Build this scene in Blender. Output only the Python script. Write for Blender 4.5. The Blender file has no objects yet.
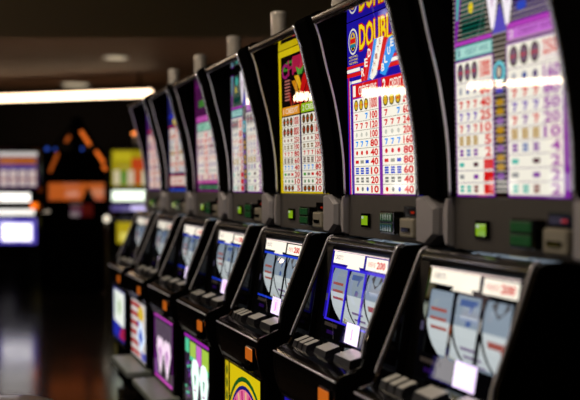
import bpy, bmesh, math, random
from mathutils import Vector, Matrix
random.seed(4)
PI = math.pi
SC = bpy.context.scene
COL = SC.collection

# ------------------------------------------------------------------ materials
MATS = {}
def lin(c):
    return tuple((x/12.92 if x <= .04045 else ((x+.055)/1.055)**2.4) for x in c)
def new_mat(name):
    m = bpy.data.materials.new(name); m.use_nodes = True
    return m, m.node_tree.nodes, m.node_tree.links, m.node_tree.nodes['Principled BSDF']
def pmat(name, col, rough=.5, metal=0., coat=0., noise=0., nscale=20., bump=0., bscale=60., spec=None):
    if name in MATS: return MATS[name]
    m, N, L, b = new_mat(name)
    c = lin(col)
    b.inputs['Base Color'].default_value = (*c, 1)
    b.inputs['Roughness'].default_value = rough
    b.inputs['Metallic'].default_value = metal
    b.inputs['Coat Weight'].default_value = coat
    b.inputs['Coat Roughness'].default_value = .05
    if spec is not None: b.inputs['Specular IOR Level'].default_value = spec
    tc = N.new('ShaderNodeTexCoord')
    if noise:
        n = N.new('ShaderNodeTexNoise'); n.inputs['Scale'].default_value = nscale; n.inputs['Detail'].default_value = 5
        L.new(tc.outputs['Object'], n.inputs['Vector'])
        r = N.new('ShaderNodeMapRange'); r.inputs['To Min'].default_value = max(0, rough-noise); r.inputs['To Max'].default_value = rough+noise
        L.new(n.outputs['Fac'], r.inputs['Value']); L.new(r.outputs['Result'], b.inputs['Roughness'])
    if bump:
        n = N.new('ShaderNodeTexNoise'); n.inputs['Scale'].default_value = bscale; n.inputs['Detail'].default_value = 3
        L.new(tc.outputs['Object'], n.inputs['Vector'])
        u = N.new('ShaderNodeBump'); u.inputs['Strength'].default_value = bump; u.inputs['Distance'].default_value = .01
        L.new(n.outputs['Fac'], u.inputs['Height']); L.new(u.outputs['Normal'], b.inputs['Normal'])
    MATS[name] = m
    return m
def ink(col, st=1.0, rough=.004):
    """backlit printed glass: glows in its own colour, glossy surface"""
    key = 'backlit_print_%02x%02x%02x_%d' % (int(col[0]*255), int(col[1]*255), int(col[2]*255), int(st*100))
    if key in MATS: return MATS[key]
    m, N, L, b = new_mat(key)
    c = lin(col)
    b.inputs['Base Color'].default_value = (*[x*.15 for x in c], 1)
    b.inputs['Roughness'].default_value = rough
    b.inputs['Emission Color'].default_value = (*c, 1)
    b.inputs['Emission Strength'].default_value = st
    b.inputs['Coat Weight'].default_value = .8; b.inputs['Coat Roughness'].default_value = .004
    MATS[key] = m
    return m
def glow(name, col, st):
    if name in MATS: return MATS[name]
    m, N, L, b = new_mat(name)
    b.inputs['Base Color'].default_value = (*[x*.5 for x in lin(col)], 1)
    b.inputs['Emission Color'].default_value = (*lin(col), 1)
    b.inputs['Emission Strength'].default_value = st
    MATS[name] = m
    return m

BLACK = pmat('black_gloss', (.035,.032,.032), .07, noise=.02, nscale=30, spec=.45)
BLACKM = pmat('black_satin', (.03,.028,.028), .55, noise=.08, nscale=12, spec=.0)
RECESS = pmat('black_recess', (.05,.045,.042), .30, noise=.06, nscale=14, spec=.35)
CHROME = pmat('chrome', (.86,.84,.82), .16, 1., noise=.06, nscale=40)
CHROMEB = pmat('polished_bar', (.30,.27,.25), .22, .85, noise=.04, nscale=40, coat=.5)
GREY = pmat('grey_panel', (.25,.24,.235), .5, noise=.08, nscale=40)
SILVER = pmat('brushed_silver', (.66,.65,.67), .42, .55, noise=.1, nscale=60)
TRIM = pmat('bright_trim', (.95,.95,1.0), .30, .5, noise=.08, nscale=60)
NEARTRIM = pmat('chrome_edge', (.95,.95,1.0), .22, .9, noise=.08, nscale=60)
HEAD = pmat('black_semigloss', (.035,.032,.032), .35, noise=.05, nscale=20, spec=.15)
MIRROR = pmat('mirror_liner', (.86,.85,.88), .03, 1.)
BTN = pmat('button_grey', (.80,.80,.78), .25, coat=.4)
BTND = pmat('button_side', (.04,.04,.04), .3)
SLAB = pmat('tray_grey', (.54,.58,.56), .38, .1, noise=.08)
LENS = pmat('lens_smoke', (.92,.90,.88), .12, .3, coat=.6)
def glassmat():
    if 'clear_plastic' in MATS: return MATS['clear_plastic']
    m, N, L, b = new_mat('clear_plastic')
    b.inputs['Base Color'].default_value = (.62,.6,.6,1); b.inputs['Roughness'].default_value = .08
    b.inputs['Transmission Weight'].default_value = .75; b.inputs['IOR'].default_value = 1.45
    MATS['clear_plastic'] = m
    return m
# ------------------------------------------------------------------ objects
def link(name, mesh, parent=None, loc=(0,0,0), label=None):
    o = bpy.data.objects.new(name, mesh); COL.objects.link(o); o.location = loc
    if parent is not None: o.parent = parent
    if label: o['label'] = label
    return o
def thing(name, label, cat, loc=(0,0,0), rz=0, group=None):
    o = bpy.data.objects.new(name, None); COL.objects.link(o)
    o.empty_display_size = .1
    o.location = loc; o.rotation_euler = (0,0,rz); o['label'] = label; o['category'] = cat
    if group: o['group'] = group
    return o
def tag(o, label, cat, group=None):
    o['label'] = label; o['category'] = cat
    if group: o['group'] = group
    return o
class MB:
    """collects faces with per-face material"""
    def __init__(s): s.bm = bmesh.new(); s.mats = []
    def mi(s, m):
        if m not in s.mats: s.mats.append(m)
        return s.mats.index(m)
    def poly(s, pts, m, smooth=False):
        vs = [s.bm.verts.new(p) for p in pts]
        f = s.bm.faces.new(vs); f.material_index = s.mi(m); f.smooth = smooth
        return f
    def box(s, a, b, m, bev=0., seg=2, M=None):
        x0,y0,z0 = [min(a[i],b[i]) for i in range(3)]; x1,y1,z1 = [max(a[i],b[i]) for i in range(3)]
        t = bmesh.new()
        bmesh.ops.create_cube(t, size=1)
        for v in t.verts:
            v.co = Vector(((x0+x1)/2+v.co.x*(x1-x0), (y0+y1)/2+v.co.y*(y1-y0), (z0+z1)/2+v.co.z*(z1-z0)))
        if bev: bmesh.ops.bevel(t, geom=list(t.edges), offset=bev, segments=seg, profile=.5, affect='EDGES')
        s.merge(t, m, M, smooth=False)
    def merge(s, t, m, M=None, smooth=False):
        k = s.mi(m); mp = {}
        for v in t.verts: mp[v] = s.bm.verts.new(M @ v.co if M else v.co)
        for f in t.faces:
            try: g = s.bm.faces.new([mp[v] for v in f.verts]); g.material_index = k; g.smooth = smooth
            except ValueError: pass
        t.free()
    def prism(s, prof, y0, y1, m, bev=0., seg=2):
        """profile in (x, z), extruded along y"""
        t = bmesh.new()
        a = [t.verts.new((x, y0, z)) for x, z in prof]; b = [t.verts.new((x, y1, z)) for x, z in prof]
        n = len(prof)
        t.faces.new(a); t.faces.new(list(reversed(b)))
        for i in range(n): t.faces.new((a[i], b[i], b[(i+1) % n], a[(i+1) % n]))
        bmesh.ops.recalc_face_normals(t, faces=t.faces)
        if bev: 
            e = [e for e in t.edges if abs(e.verts[0].co.y-e.verts[1].co.y) < 1e-6]
            bmesh.ops.bevel(t, geom=e, offset=bev, segments=seg, profile=.5, affect='EDGES', clamp_overlap=True)
        s.merge(t, m)
    def tube(s, pts, r, m, n=8, ry=None):
        pts = [Vector(p) for p in pts]; rings = []
        k = s.mi(m)
        for i, p in enumerate(pts):
            d = (pts[min(i+1, len(pts)-1)] - pts[max(i-1, 0)]).normalized()
            up = Vector((0,0,1)) if abs(d.z) < .95 else Vector((0,1,0))
            a = d.cross(up).normalized(); b = a.cross(d)
            rings.append([s.bm.verts.new(p + a*math.cos(2*PI*j/n)*r + b*math.sin(2*PI*j/n)*r) for j in range(n)])
        for i in range(len(rings)-1):
            for j in range(n):
                f = s.bm.faces.new((rings[i][j], rings[i][(j+1)%n], rings[i+1][(j+1)%n], rings[i+1][j])); f.material_index = k; f.smooth = True
        for q in (rings[0], list(reversed(rings[-1]))):
            f = s.bm.faces.new(q); f.material_index = k
    def lathe(s, prof, c, m, n=28, axis='z', smooth=True):
        """prof: (radius, height) list"""
        k = s.mi(m); rings = []
        for r, h in prof:
            ring = []
            for j in range(n):
                a = 2*PI*j/n; x, y = r*math.cos(a), r*math.sin(a)
                p = (x, y, h) if axis == 'z' else (x, h, y)
                ring.append(s.bm.verts.new((c[0]+p[0], c[1]+p[1], c[2]+p[2])))
            rings.append(ring)
        for i in range(len(rings)-1):
            for j in range(n):
                f = s.bm.faces.new((rings[i][j], rings[i][(j+1)%n], rings[i+1][(j+1)%n], rings[i+1][j])); f.material_index = k; f.smooth = smooth
        for q in (rings[0], list(reversed(rings[-1]))):
            f = s.bm.faces.new(q); f.material_index = k
    def mesh(s, name):
        bmesh.ops.recalc_face_normals(s.bm, faces=[f for f in s.bm.faces])
        me = bpy.data.meshes.new(name); s.bm.to_mesh(me); s.bm.free()
        for m in s.mats: me.materials.append(m)
        return me

# ---- text outlines
TXT = {}
def text_geo(st, off=0.):
    key = (st, off)
    if key in TXT: return TXT[key]
    cu = bpy.data.curves.new('lettering', 'FONT'); cu.body = st; cu.size = 1; cu.offset = off; cu.resolution_u = 2
    ob = bpy.data.objects.new('lettering', cu); COL.objects.link(ob)
    dg = bpy.context.evaluated_depsgraph_get(); dg.update()
    me = bpy.data.meshes.new_from_object(ob.evaluated_get(dg))
    vs = [(v.co.x, v.co.y) for v in me.vertices]; fs = [tuple(p.vertices) for p in me.polygons]
    bpy.data.objects.remove(ob); bpy.data.curves.remove(cu); bpy.data.meshes.remove(me)
    if vs:
        x0 = min(v[0] for v in vs); x1 = max(v[0] for v in vs); y0 = min(v[1] for v in vs); y1 = max(v[1] for v in vs)
    else: x0 = x1 = y0 = y1 = 0
    TXT[key] = (vs, fs, x0, x1, y0, y1)
    return TXT[key]

class Art:
    """a printed, backlit panel. u runs 0..1 left to right as read, v 0..1 upward; base = bottom left, du / dv = edge vectors"""
    def __init__(s, base, du, dv, st=1.0, thick=.006):
        s.o, s.du, s.dv = Vector(base), Vector(du), Vector(dv); s.n = s.dv.cross(s.du).normalized() * -1
        s.mb = MB(); s.l = 0; s.st = st
        s.vs = 1.0
        # solid pane body behind the print
        back = -s.n*thick
        P = [s.o, s.o+s.du, s.o+s.du+s.dv, s.o+s.dv]
        bk = [p+back for p in P]
        for i in range(4): s.mb.poly([P[i], P[(i+1)%4], bk[(i+1)%4], bk[i]], BLACKM)
        s.mb.poly(bk, BLACKM)
    def p(s, u, v): return s.o + s.du*u + s.dv*(v*s.vs) + s.n*(.00025*s.l)
    def up(s): s.l += 1
    def m(s, c, k=1.0): return ink(c, s.st*k)
    def rect(s, u0, v0, u1, v1, c, k=1.0):
        s.mb.poly([s.p(u0,v0), s.p(u1,v0), s.p(u1,v1), s.p(u0,v1)], s.m(c,k)); 
    def poly(s, pts, c, k=1.0): s.mb.poly([s.p(*q) for q in pts], s.m(c,k))
    def ell(s, u, v, ru, rv, c, n=14, k=1.0):
        s.poly([(u+ru*math.cos(2*PI*i/n), v+rv*math.sin(2*PI*i/n)) for i in range(n)], c, k)
    def text(s, st, u0, v0, u1, v1, c, off=0., shear=0., rise=0., k=1.0, cut=None):
        vs, fs, x0, x1, y0, y1 = text_geo(st, off)
        _, _, a0, a1, b0, b1 = text_geo(st, 0.)
        if a1 <= a0: return
        mi = s.mb.mi(s.m(c,k)); vv = []
        for x, y in vs:
            fx = (x-a0)/(a1-a0); fy = (y-b0)/(b1-b0)
            u = u0+fx*(u1-u0)+shear*fy; v = v0+fy*(v1-v0)+rise*fx
            vv.append(s.mb.bm.verts.new(s.p(min(max(u,0),1), min(max(v,0),1))))
        for f in fs:
            try: g = s.mb.bm.faces.new([vv[i] for i in f]); g.material_index = mi
            except ValueError: pass
    def stripes(s, u0, v0, u1, v1, n, c, duty=.5, k=1.0):
        h = (v1-v0)/n
        for i in range(n): s.rect(u0, v0+h*i, u1, v0+h*(i+duty), c, k)

W=(1,.98,.92); RED=(.85,.10,.10); BLU=(.16,.30,.78); YEL=(.98,.86,.10); BLK=(.02,.02,.02); PUR=(.50,.15,.62); TEAL=(.30,.74,.68)
NAVY=(.12,.08,.62); SKY=(.20,.60,.95); GOLD=(.72,.55,.12); PINK=(.93,.45,.75); GRN=(.30,.65,.20); ORG=(.95,.50,.12)

def table(a, u0, u1, v0, v1, rows, nums, cell, line, numc, syms, big=None):
    """one pay column: rows of three symbols and a number"""
    a.rect(u0, v0, u1, v1, cell); a.up()
    tot = sum(rows); v = v1
    for i, r in enumerate(rows):
        h = (v1-v0)*r/tot; vb = v-h; vc = (v+vb)/2
        a.rect(u0, vb-.0012, u1, vb+.0018, line)
        w = u1-u0; us = [u0+w*q for q in (.13,.33,.53)]
        kind, cols = syms[i % len(syms)]
        for j, uu in enumerate(us):
            c = cols[j % len(cols)]
            if c is None: continue
            if kind == 'emb':
                a.ell(uu, vc, w*.085, h*.42, (.15,.12,.05)); a.up(); a.ell(uu, vc, w*.065, h*.32, c); a.rect(uu-w*.06, vc-h*.08, uu+w*.06, vc+h*.06, RED); a.l -= 1
            elif kind == '7':
                a.poly([(uu-w*.05,vc+h*.30),(uu+w*.055,vc+h*.30),(uu+w*.055,vc+h*.16),(uu+w*.01,vc-h*.32),(uu-w*.03,vc-h*.32),(uu+w*.015,vc+h*.14),(uu-w*.05,vc+h*.14)], c)
            elif kind == 'bar':
                a.rect(uu-w*.065, vc-h*.18, uu+w*.065, vc+h*.18, c)
            elif kind == 'bar2':
                for q in (-.28,.04): a.rect(uu-w*.055, vc+h*q, uu+w*.055, vc+h*(q+.24), c)
            elif kind == 'bar3':
                for q in (-.36,-.1,.16): a.rect(uu-w*.065, vc+h*q, uu+w*.065, vc+h*(q+.2), c)
            elif kind == 'dot':
                a.ell(uu, vc, w*.045, h*.26, c, 8)
        a.text(nums[i], u0+w*(.68 if len(nums[i]) > 1 else .80), vb+h*.14, u0+w*.95, v-h*.14, numc, .035)
        v = vb
    a.up()

# ------------------------------------------------------------------ paytables (upper backlit glass)
XG = 1.154
X0 = 1.15           # the machine root sits at X0 in the row's frame
GW = .4565; ZB = 1.177; ZT = 1.712
def up_art(st=1.0, h0=ZB, h1=ZT):
    return Art((1.1505-X0, -.001, h0), (0, -GW, 0), (-.0125, 0, h1-h0), st)

def art_double():
    a = up_art(1.0)
    a.rect(0,0,1,1,NAVY); a.up(); a.vs = .972
    # emblem
    a.ell(.095,.91,.072,.078,(.9,.88,.85),20); a.up(); a.ell(.095,.91,.060,.067,NAVY,20); a.up()
    a.ell(.095,.91,.045,.055,(.85,.70,.15),18); a.up()
    a.rect(.055,.900,.135,.928,RED); a.rect(.058,.875,.132,.896,(.1,.5,.6)); a.poly([(.07,.862),(.12,.862),(.095,.885)],BLK); a.poly([(.077,.935),(.113,.935),(.095,.96)],NAVY); a.up()
    for i in range(3): a.text('ALL PAYS DOUBLE' if i == 1 else 'WILD SYMBOL', .03, .815-i*.019, .165, .827-i*.019, YEL)
    # title, tall narrow letters with a red edge
    a.text('DOUBLE', .20,.85,.715,.99,(.75,.06,.05),.075); a.up()
    a.text('DOUBLE', .20,.85,.715,.99,YEL,.022); a.up()
    # tricolour ribbons
    a.rect(0,.752,1,.768,RED); a.rect(0,.728,.20,.748,W); a.rect(.6,.728,1,.748,W); a.rect(0,.70,1,.724,RED); a.up()
    a.poly([(.20,.66),(.33,.66),(.42,.88),(.34,.86)],RED); a.poly([(.31,.66),(.36,.66),(.46,.88),(.41,.88)],SKY)
    a.poly([(.34,.67),(.38,.655),(.44,.68),(.55,.88),(.44,.88),(.40,.76)],W); a.poly([(.47,.72),(.50,.70),(.62,.86),(.54,.88)],RED)
    a.poly([(.49,.68),(.56,.66),(.72,.80),(.70,.87),(.60,.86)],SKY); a.up()
    for i, ch in enumerate('RED'): a.text(ch, .225+i*.05,.69+i*.05,.265+i*.05,.735+i*.05,W,.03)
    for i, ch in enumerate('WHITE'): a.text(ch, .375+i*.028,.69+i*.038,.40+i*.028,.72+i*.038,(.75,.55,.5),.02)
    for i, ch in enumerate('BLUE'): a.text(ch, .515+i*.042,.69+i*.04,.55+i*.042,.73+i*.04,W,.03)
    a.l += 1
    # nested frame then header
    a.rect(.0,0,.075,.70,NAVY); a.rect(.015,0,.03,.70,RED); a.rect(.038,0,.047,.68,W); a.rect(.047,.66,.22,.675,W); a.rect(.03,.0,.038,.7,RED)
    a.rect(.075,0,.93,.655,PUR); a.rect(.93,0,1,.7,NAVY); a.up()
    a.rect(.085,.572,.462,.652,RED); a.rect(.512,.572,.92,.652,RED); a.up()
    a.text('1',.10,.582,.125,.642,W,.03); a.text('CREDIT WINS',.18,.585,.44,.635,W,.01); a.text('2',.53,.582,.565,.642,W,.03); a.text('CREDIT WINS',.62,.585,.90,.635,W,.01)
    S = [('emb',[(.85,.7,.15)]),('7',[RED,None,SKY]),('7',[RED]),('dot',[(.8,.8,.75)]),('7',[SKY]),('dot',[RED,RED,RED]),('bar',[RED,(.6,.6,.55),BLU]),('bar3',[BLU]),('bar2',[(.5,.5,.48)]),('dot',[RED,(.5,.5,.5),BLU])]
    rows = [1.5,1.05]+[1]*8
    table(a,.09,.465,.006,.565,rows,['1000','100','120','100','80','40','40','10','20','10'],W,(.5,.48,.42),RED,S)
    table(a,.512,.925,.006,.565,rows,['2400','600','240','200','160','80','80','60','40','40'],W,(.5,.48,.42),RED,S)
    return a

def art_diamond(st=.95):
    a = up_art(st)
    a.rect(0,0,1,1,BLK); a.up(); a.vs=.98
    a.stripes(0,.02,1,.99,44,(.62,.58,.54),.36); a.up()
    # upper picture: shaded stripes and white diamonds
    a.stripes(.08,.73,.30,.985,13,(.05,.36,.30),.45); a.stripes(.53,.74,.84,.985,13,(.26,.14,.48),.5)
    a.ell(.17,.86,.022,.025,YEL); a.ell(.20,.93,.05,.035,TEAL); a.ell(.66,.93,.08,.03,(.20,.35,.65)); a.ell(.60,.80,.04,.02,BLU); a.up()
    a.poly([(.01,.69),(.025,.69),(.10,.99),(.03,.99)],PUR); a.up(); a.poly([(.03,.82),(.045,.82),(.08,.98),(.04,.98)],TEAL); a.up()
    for u in (.365,.49):
        a.poly([(u-.058,.92),(u-.045,.999),(u+.045,.999),(u+.058,.92),(u+.012,.735),(u-.012,.735)],(.97,.94,.97),1.15); a.up()
        a.poly([(u-.018,.92),(u+.018,.92),(u,.82)],(.80,.6,.75)); a.up()
    a.poly([(.365,.71),(.49,.71),(.43,.84)],(.35,.30,.75)); a.up()
    # frames
    a.rect(.02,.700,.36,.718,(.72,.25,.75)); a.rect(.49,.715,1,.738,(.72,.25,.75))
    a.rect(.025,.634,.362,.694,(.45,.72,.72)); a.rect(.49,.665,.92,.712,(.80,.45,.85)); a.up()
    a.rect(.04,.642,.35,.686,(.70,.90,.86)); a.text('1',.05,.648,.07,.682,(.2,.4,.5)); a.text('2',.51,.675,.54,.705,W); a.up(); a.text('CREDIT WINS',.12,.65,.33,.678,(.1,.45,.5)); a.text('CREDIT WINS',.58,.678,.86,.702,(.45,.1,.5)); a.up()
    a.rect(.02,.0,.37,.630,PUR); a.rect(.482,0,.95,.655,PUR); a.up()
    S = [('emb',[(.45,.35,.45)]),('dot',[(.7,.7,.72),(.2,.3,.6),(.3,.2,.45)]),('7',[RED]),('7',[(.4,.2,.7)]),('7',[RED,PUR,RED]),('bar3',[GOLD]),('bar2',[PUR,(.35,.45,.7),PUR]),('bar',[TEAL,None,(.35,.2,.25)]),('bar',[(.6,.6,.6),None,PUR]),('bar2',[TEAL,TEAL,(.5,.15,.15)])]
    rows = [1.8,1.3]+[1]*8
    table(a,.03,.362,.008,.622,rows,['1000','80','40','25','10','5','2','1','1','1'],W,(.45,.3,.5),RED,S)
    table(a,.492,.90,.008,.645,rows,['2500','160','80','50','20','10','4','2','2','2'],W,(.45,.3,.5),(.62,.25,.66),S)
    a.poly([(.74,.55),(.93,.57),(.93,.66),(.74,.62)],(.97,.93,.9)); a.up(); a.text('2500',.77,.575,.90,.63,RED,.02)
    # centre column
    for i in range(9):
        a.ell(.427,.09+i*.04,.034,.015,GOLD if i % 3 else (.55,.35,.65),10)
    a.up(); a.ell(.427,.54,.050,.048,(.45,.85,.90),18); a.up(); a.ell(.427,.54,.032,.034,(.15,.25,.4),14); a.up(); a.ell(.427,.54,.016,.024,(.85,.8,.7),10)
    a.rect(.40,.45,.455,.475,(.35,.3,.75))
    return a

def art_chili():
    a = up_art(.8)
    a.rect(0,0,1,1,(.92,.80,.06)); a.up()
    a.rect(.055,.015,1,.955,(.07,.04,.03)); a.up()
    a.rect(.0,.955,.30,1,(.92,.82,.08)); a.up()
    # hot title letters, purple to red
    a.text('CHILI', .10,.845,.80,.90,(.25,.55,.15),.06,rise=.05); a.up()
    for i, ch in enumerate('CHILI'): a.text(ch, .08+i*.14,.80+i*.015,.20+i*.14,.90+i*.015,(.62+.05*i,.12,.42-.07*i),.03)
    a.up()
    # peppers
    def pepper(u,v,s,c,flip=1):
        n=10; L=[];R=[]
        for i in range(n+1):
            t=i/n; x=u+flip*s*.35*math.sin(t*1.6); y=v-s*.55*t; w=s*.17*(1-t)**.6*(1 if i else .8)
            L.append((x-w,y)); R.append((x+w,y))
        a.poly(L+list(reversed(R))[1:], c)
    pepper(.40,.80,.30,(.95,.72,.10)); a.up(); pepper(.34,.77,.26,(.85,.55,.08),1); a.up()
    pepper(.62,.80,.40,(.80,.08,.08),-1); a.up(); pepper(.72,.78,.38,(.70,.05,.06),-1); a.up(); pepper(.22,.70,.20,(.6,.08,.06)); a.up()
    a.poly([(.44,.80),(.52,.80),(.58,.86),(.50,.83),(.40,.86)],GRN); a.poly([(.70,.80),(.80,.80),(.86,.85),(.76,.83),(.66,.84)],GRN); a.up()
    for i in range(7): a.rect(.15,.775-i*.022,.26,.785-i*.022,(.75,.45,.4))
    a.text('HOT',.35,.615,.66,.665,RED,.05); a.text('2X',.72,.60,.82,.65,GRN,.04); a.up()
    a.rect(.08,.54,.46,.60,(.95,.62,.15)); a.rect(.50,.54,.88,.60,(.62,.78,.12)); a.up()
    a.text('1 CREDIT',.11,.552,.43,.588,W); a.text('2 CREDIT',.53,.552,.85,.588,W); a.up()
    S=[('emb',[(.45,.3,.1)]),('emb',[(.5,.25,.12)]),('dot',[(.6,.35,.3)]),('bar2',[(.55,.45,.3)]),('7',[RED]),('bar3',[(.45,.35,.3)]),('7',[SKY]),('bar',[GRN,(.5,.5,.45),RED]),('dot',[(.3,.5,.3)])]
    rows=[1.5,1.5]+[1]*8
    table(a,.08,.465,.012,.53,rows,['1000','800','250','100','80','60','40','20','10','5'],W,(.45,.35,.3),(.78,.12,.12),S)
    table(a,.505,.90,.012,.53,rows,['2500','1600','500','200','160','120','80','40','20','10'],W,(.45,.35,.3),(.78,.12,.12),S)
    a.rect(.472,.012,.498,.53,(.25,.1,.35))
    return a

def art_pink():
    a = up_art(.85)
    a.rect(0,0,1,1,(.45,.10,.42)); a.up()
    a.stripes(.02,.72,1,.985,14,(.10,.08,.12),.6); a.rect(.15,.80,.55,.86,GRN); a.up()
    a.ell(.62,.84,.22,.09,(.72,.68,.70),16); a.up(); a.ell(.62,.86,.12,.05,(.9,.85,.88),12); a.up()
    a.rect(.04,.66,.96,.71,(.80,.35,.72)); a.rect(.06,.57,.94,.645,(.62,.85,.74)); a.up()
    a.text('1 CREDIT   2 CREDIT',.10,.585,.9,.63,(.15,.5,.45)); a.up()
    S=[('bar',[(.6,.6,.62)]),('bar3',[RED,PUR,RED]),('emb',[(.6,.3,.5)]),('bar3',[(.5,.15,.5)]),('7',[RED]),('bar2',[PUR])]
    rows=[1]*8
    table(a,.05,.49,.11,.56,rows,['1000','400','200','100','50','25','10','5'],W,(.8,.5,.6),(.85,.2,.25),S)
    table(a,.52,.96,.11,.56,rows,['2500','800','400','200','100','50','20','10'],W,(.8,.5,.6),(.6,.15,.45),S)
    a.rect(.04,.085,.96,.10,PINK); a.rect(.08,.02,.9,.065,(.15,.32,.22)); a.up(); a.text('WILD  DOUBLE  WILD',.12,.03,.86,.055,(.45,.7,.5))
    return a

def art_flag():
    a = up_art(.85)
    a.rect(0,0,1,1,(.14,.14,.42)); a.up()
    a.ell(.55,.90,.30,.06,(.75,.62,.25),16); a.rect(.05,.78,.95,.825,(.16,.2,.75)); a.up(); a.ell(.50,.745,.26,.05,(.95,.85,.25),16); a.up()
    a.text('WILD',.34,.725,.66,.765,(.75,.12,.1),.03); a.up()
    a.rect(.03,.685,.97,.70,RED); a.up()
    S=[('7',[RED,W,BLU]),('bar3',[RED]),('7',[BLU]),('bar2',[(.3,.3,.5)]),('emb',[(.8,.6,.2)])]
    rows=[1]*8
    table(a,.06,.49,.20,.67,rows,['1000','240','120','80','60','40','20','10'],(.96,.93,.86),(.6,.6,.6),RED,S)
    table(a,.52,.95,.20,.67,rows,['2000','480','240','160','120','80','40','20'],(.96,.93,.86),(.6,.6,.6),RED,S)
    a.rect(.03,.05,.97,.175,(.70,.15,.12)); a.up(); a.rect(.07,.065,.93,.155,(.95,.9,.85)); a.up(); a.text('ANY BAR  5',.15,.08,.85,.135,RED); a.rect(0,0,1,.02,BLU)
    return a

def art_red():
    a = up_art(.85)
    a.rect(0,0,1,1,(.30,.10,.42)); a.up()
    a.rect(.05,.85,.95,.97,(.16,.15,.65)); a.ell(.6,.80,.30,.06,(.75,.12,.2),16); a.up(); a.text('LUCKY',.2,.87,.85,.945,(.8,.8,.9),.02); a.rect(.1,.68,.9,.73,(.72,.2,.3)); a.up()
    S=[('7',[RED]),('bar3',[(.5,.2,.5)]),('dot',[RED]),('bar2',[PUR])]
    rows=[1]*9
    table(a,.08,.49,.03,.66,rows,['1000','300','200','100','50','30','20','10','5'],(.97,.9,.84),(.7,.5,.5),RED,S)
    table(a,.52,.94,.03,.66,rows,['2000','600','400','200','100','60','40','20','10'],(.97,.9,.84),(.7,.5,.5),RED,S)
    a.rect(.06,.50,.96,.515,(.45,.15,.55))
    return a

# ------------------------------------------------------------------ belly glass art
BX = .917; BW = .40; BZ0 = .255; BZ1 = .566
def belly(st=1.0): return Art((BX-X0, -.032, BZ0), (0, -BW, 0), (0, 0, BZ1-BZ0), st)
def arc(a, cu, cv, r0, r1, t0, t1, c, asp=1.0, n=18, k=1.0):
    """ring sector; radii in v units"""
    P=[];Q=[]
    for i in range(n+1):
        t=t0+(t1-t0)*i/n
        P.append((min(max(cu+r1*asp*math.cos(t),0),1), min(max(cv+r1*math.sin(t),0),1)))
        Q.append((min(max(cu+r0*asp*math.cos(t),0),1), min(max(cv+r0*math.sin(t),0),1)))
    for i in range(n): a.poly([P[i],P[i+1],Q[i+1],Q[i]], c, k)
def belly_chili():
    a=belly(1.0); a.rect(0,0,1,1,(.10,.07,.02)); a.up()
    a.rect(0,.02,.10,.98,(.82,.72,.08)); a.rect(.14,.02,1,.98,(.90,.80,.06)); a.up()
    for i in range(6): a.ell(.05,.12+i*.15,.03,.06,(.3,.4,.1),8)
    for r,c in ((.80,(.08,.35,.12)),(.75,(.95,.80,.1)),(.71,(.10,.1,.45)),(.67,(.92,.45,.62))):
        arc(a,.60,.04,0,r*1.10,.0,PI,c,.66); a.up()
    for i in range(13):
        t=.12+i*.23; arc(a,.60,.04,.36,.72,t,t+.09,(.75,.12,.45) if i%2 else (.95,.75,.55),.66,3)
    a.up(); arc(a,.60,.08,0,.34,0,PI,(.30,.75,.2),.6); a.up(); arc(a,.60,.08,0,.30,0,PI,(.95,.85,.1),.6); a.up()
    a.text('CHILI',.36,.40,.86,.58,(.72,.08,.35),.06); a.up(); a.text('CHILI',.36,.40,.86,.58,(.98,.75,.6),.01); a.up()
    a.poly([(.45,.06),(.55,.30),(.62,.28),(.58,.06)],(.85,.1,.08)); a.poly([(.62,.06),(.68,.30),(.75,.26),(.74,.06)],(.85,.1,.08))
    return a
def belly_diamond(tint=(.35,.85,.65)):
    a=belly(1.05); a.rect(0,0,1,1,BLK); a.up(); a.stripes(.03,.03,.97,.97,26,(.30,.22,.34),.4); a.up()
    a.rect(.0,.95,1,.99,(.65,.15,.70))
    a.poly([(.04,.74),(.20,.74),(.20,.93),(.04,.93)],tint); a.poly([(.24,.66),(.48,.70),(.48,.92),(.24,.92)],(.70,.85,.35)); a.poly([(.50,.64),(.70,.66),(.70,.92),(.50,.92)],(.85,.45,.85)); a.poly([(.72,.62),(.97,.64),(.97,.92),(.72,.92)],(.70,.85,.30)); a.up()
    a.poly([(.24,.66),(.48,.66),(.48,.72),(.24,.72)],tint); a.poly([(.72,.60),(.97,.60),(.97,.67),(.72,.67)],tint); a.up()
    for u in (.46,.80):
        a.poly([(u-.165,.50),(u-.12,.66),(u-.05,.71),(u+.05,.71),(u+.12,.66),(u+.165,.50),(u+.04,.03),(u-.04,.03)],(.90,1,.95),1.5); a.up()
        a.poly([(u-.03,.50),(u+.03,.50),(u+.01,.36),(u-.01,.36)],(.10,.35,.3)); a.rect(u-.04,.28,u+.04,.31,(.8,.3,.7)); a.up()
    random.seed(2)
    for i in range(16): a.ell(.06+.22*random.random(),.06+.55*random.random(),.03,.022,random.choice([tint,PUR,(.3,.3,.6)]),7)
    return a
def belly_hearts():
    a=belly(1.05); a.rect(0,0,1,1,(.45,.12,.50)); a.up(); a.rect(.05,.05,.95,.95,(.10,.06,.12)); a.up()
    a.stripes(.06,.62,.94,.94,8,(.45,.38,.46),.6); a.poly([(.06,.45),(.22,.05),(.06,.05)],PUR); a.up()
    for u in (.33,.70):
        a.poly([(u-.19,.48),(u-.16,.62),(u-.07,.68),(u,.62),(u+.07,.68),(u+.16,.62),(u+.19,.48),(u,.06)],(.98,.88,.96),1.3); a.up()
        a.poly([(u-.09,.46),(u,.54),(u+.09,.46),(u,.20)],(.85,.6,.85)); a.up()
    a.rect(.05,.0,.95,.03,(.85,.25,.75)); a.rect(.0,.97,1,1,(.85,.3,.8))
    return a
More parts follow.
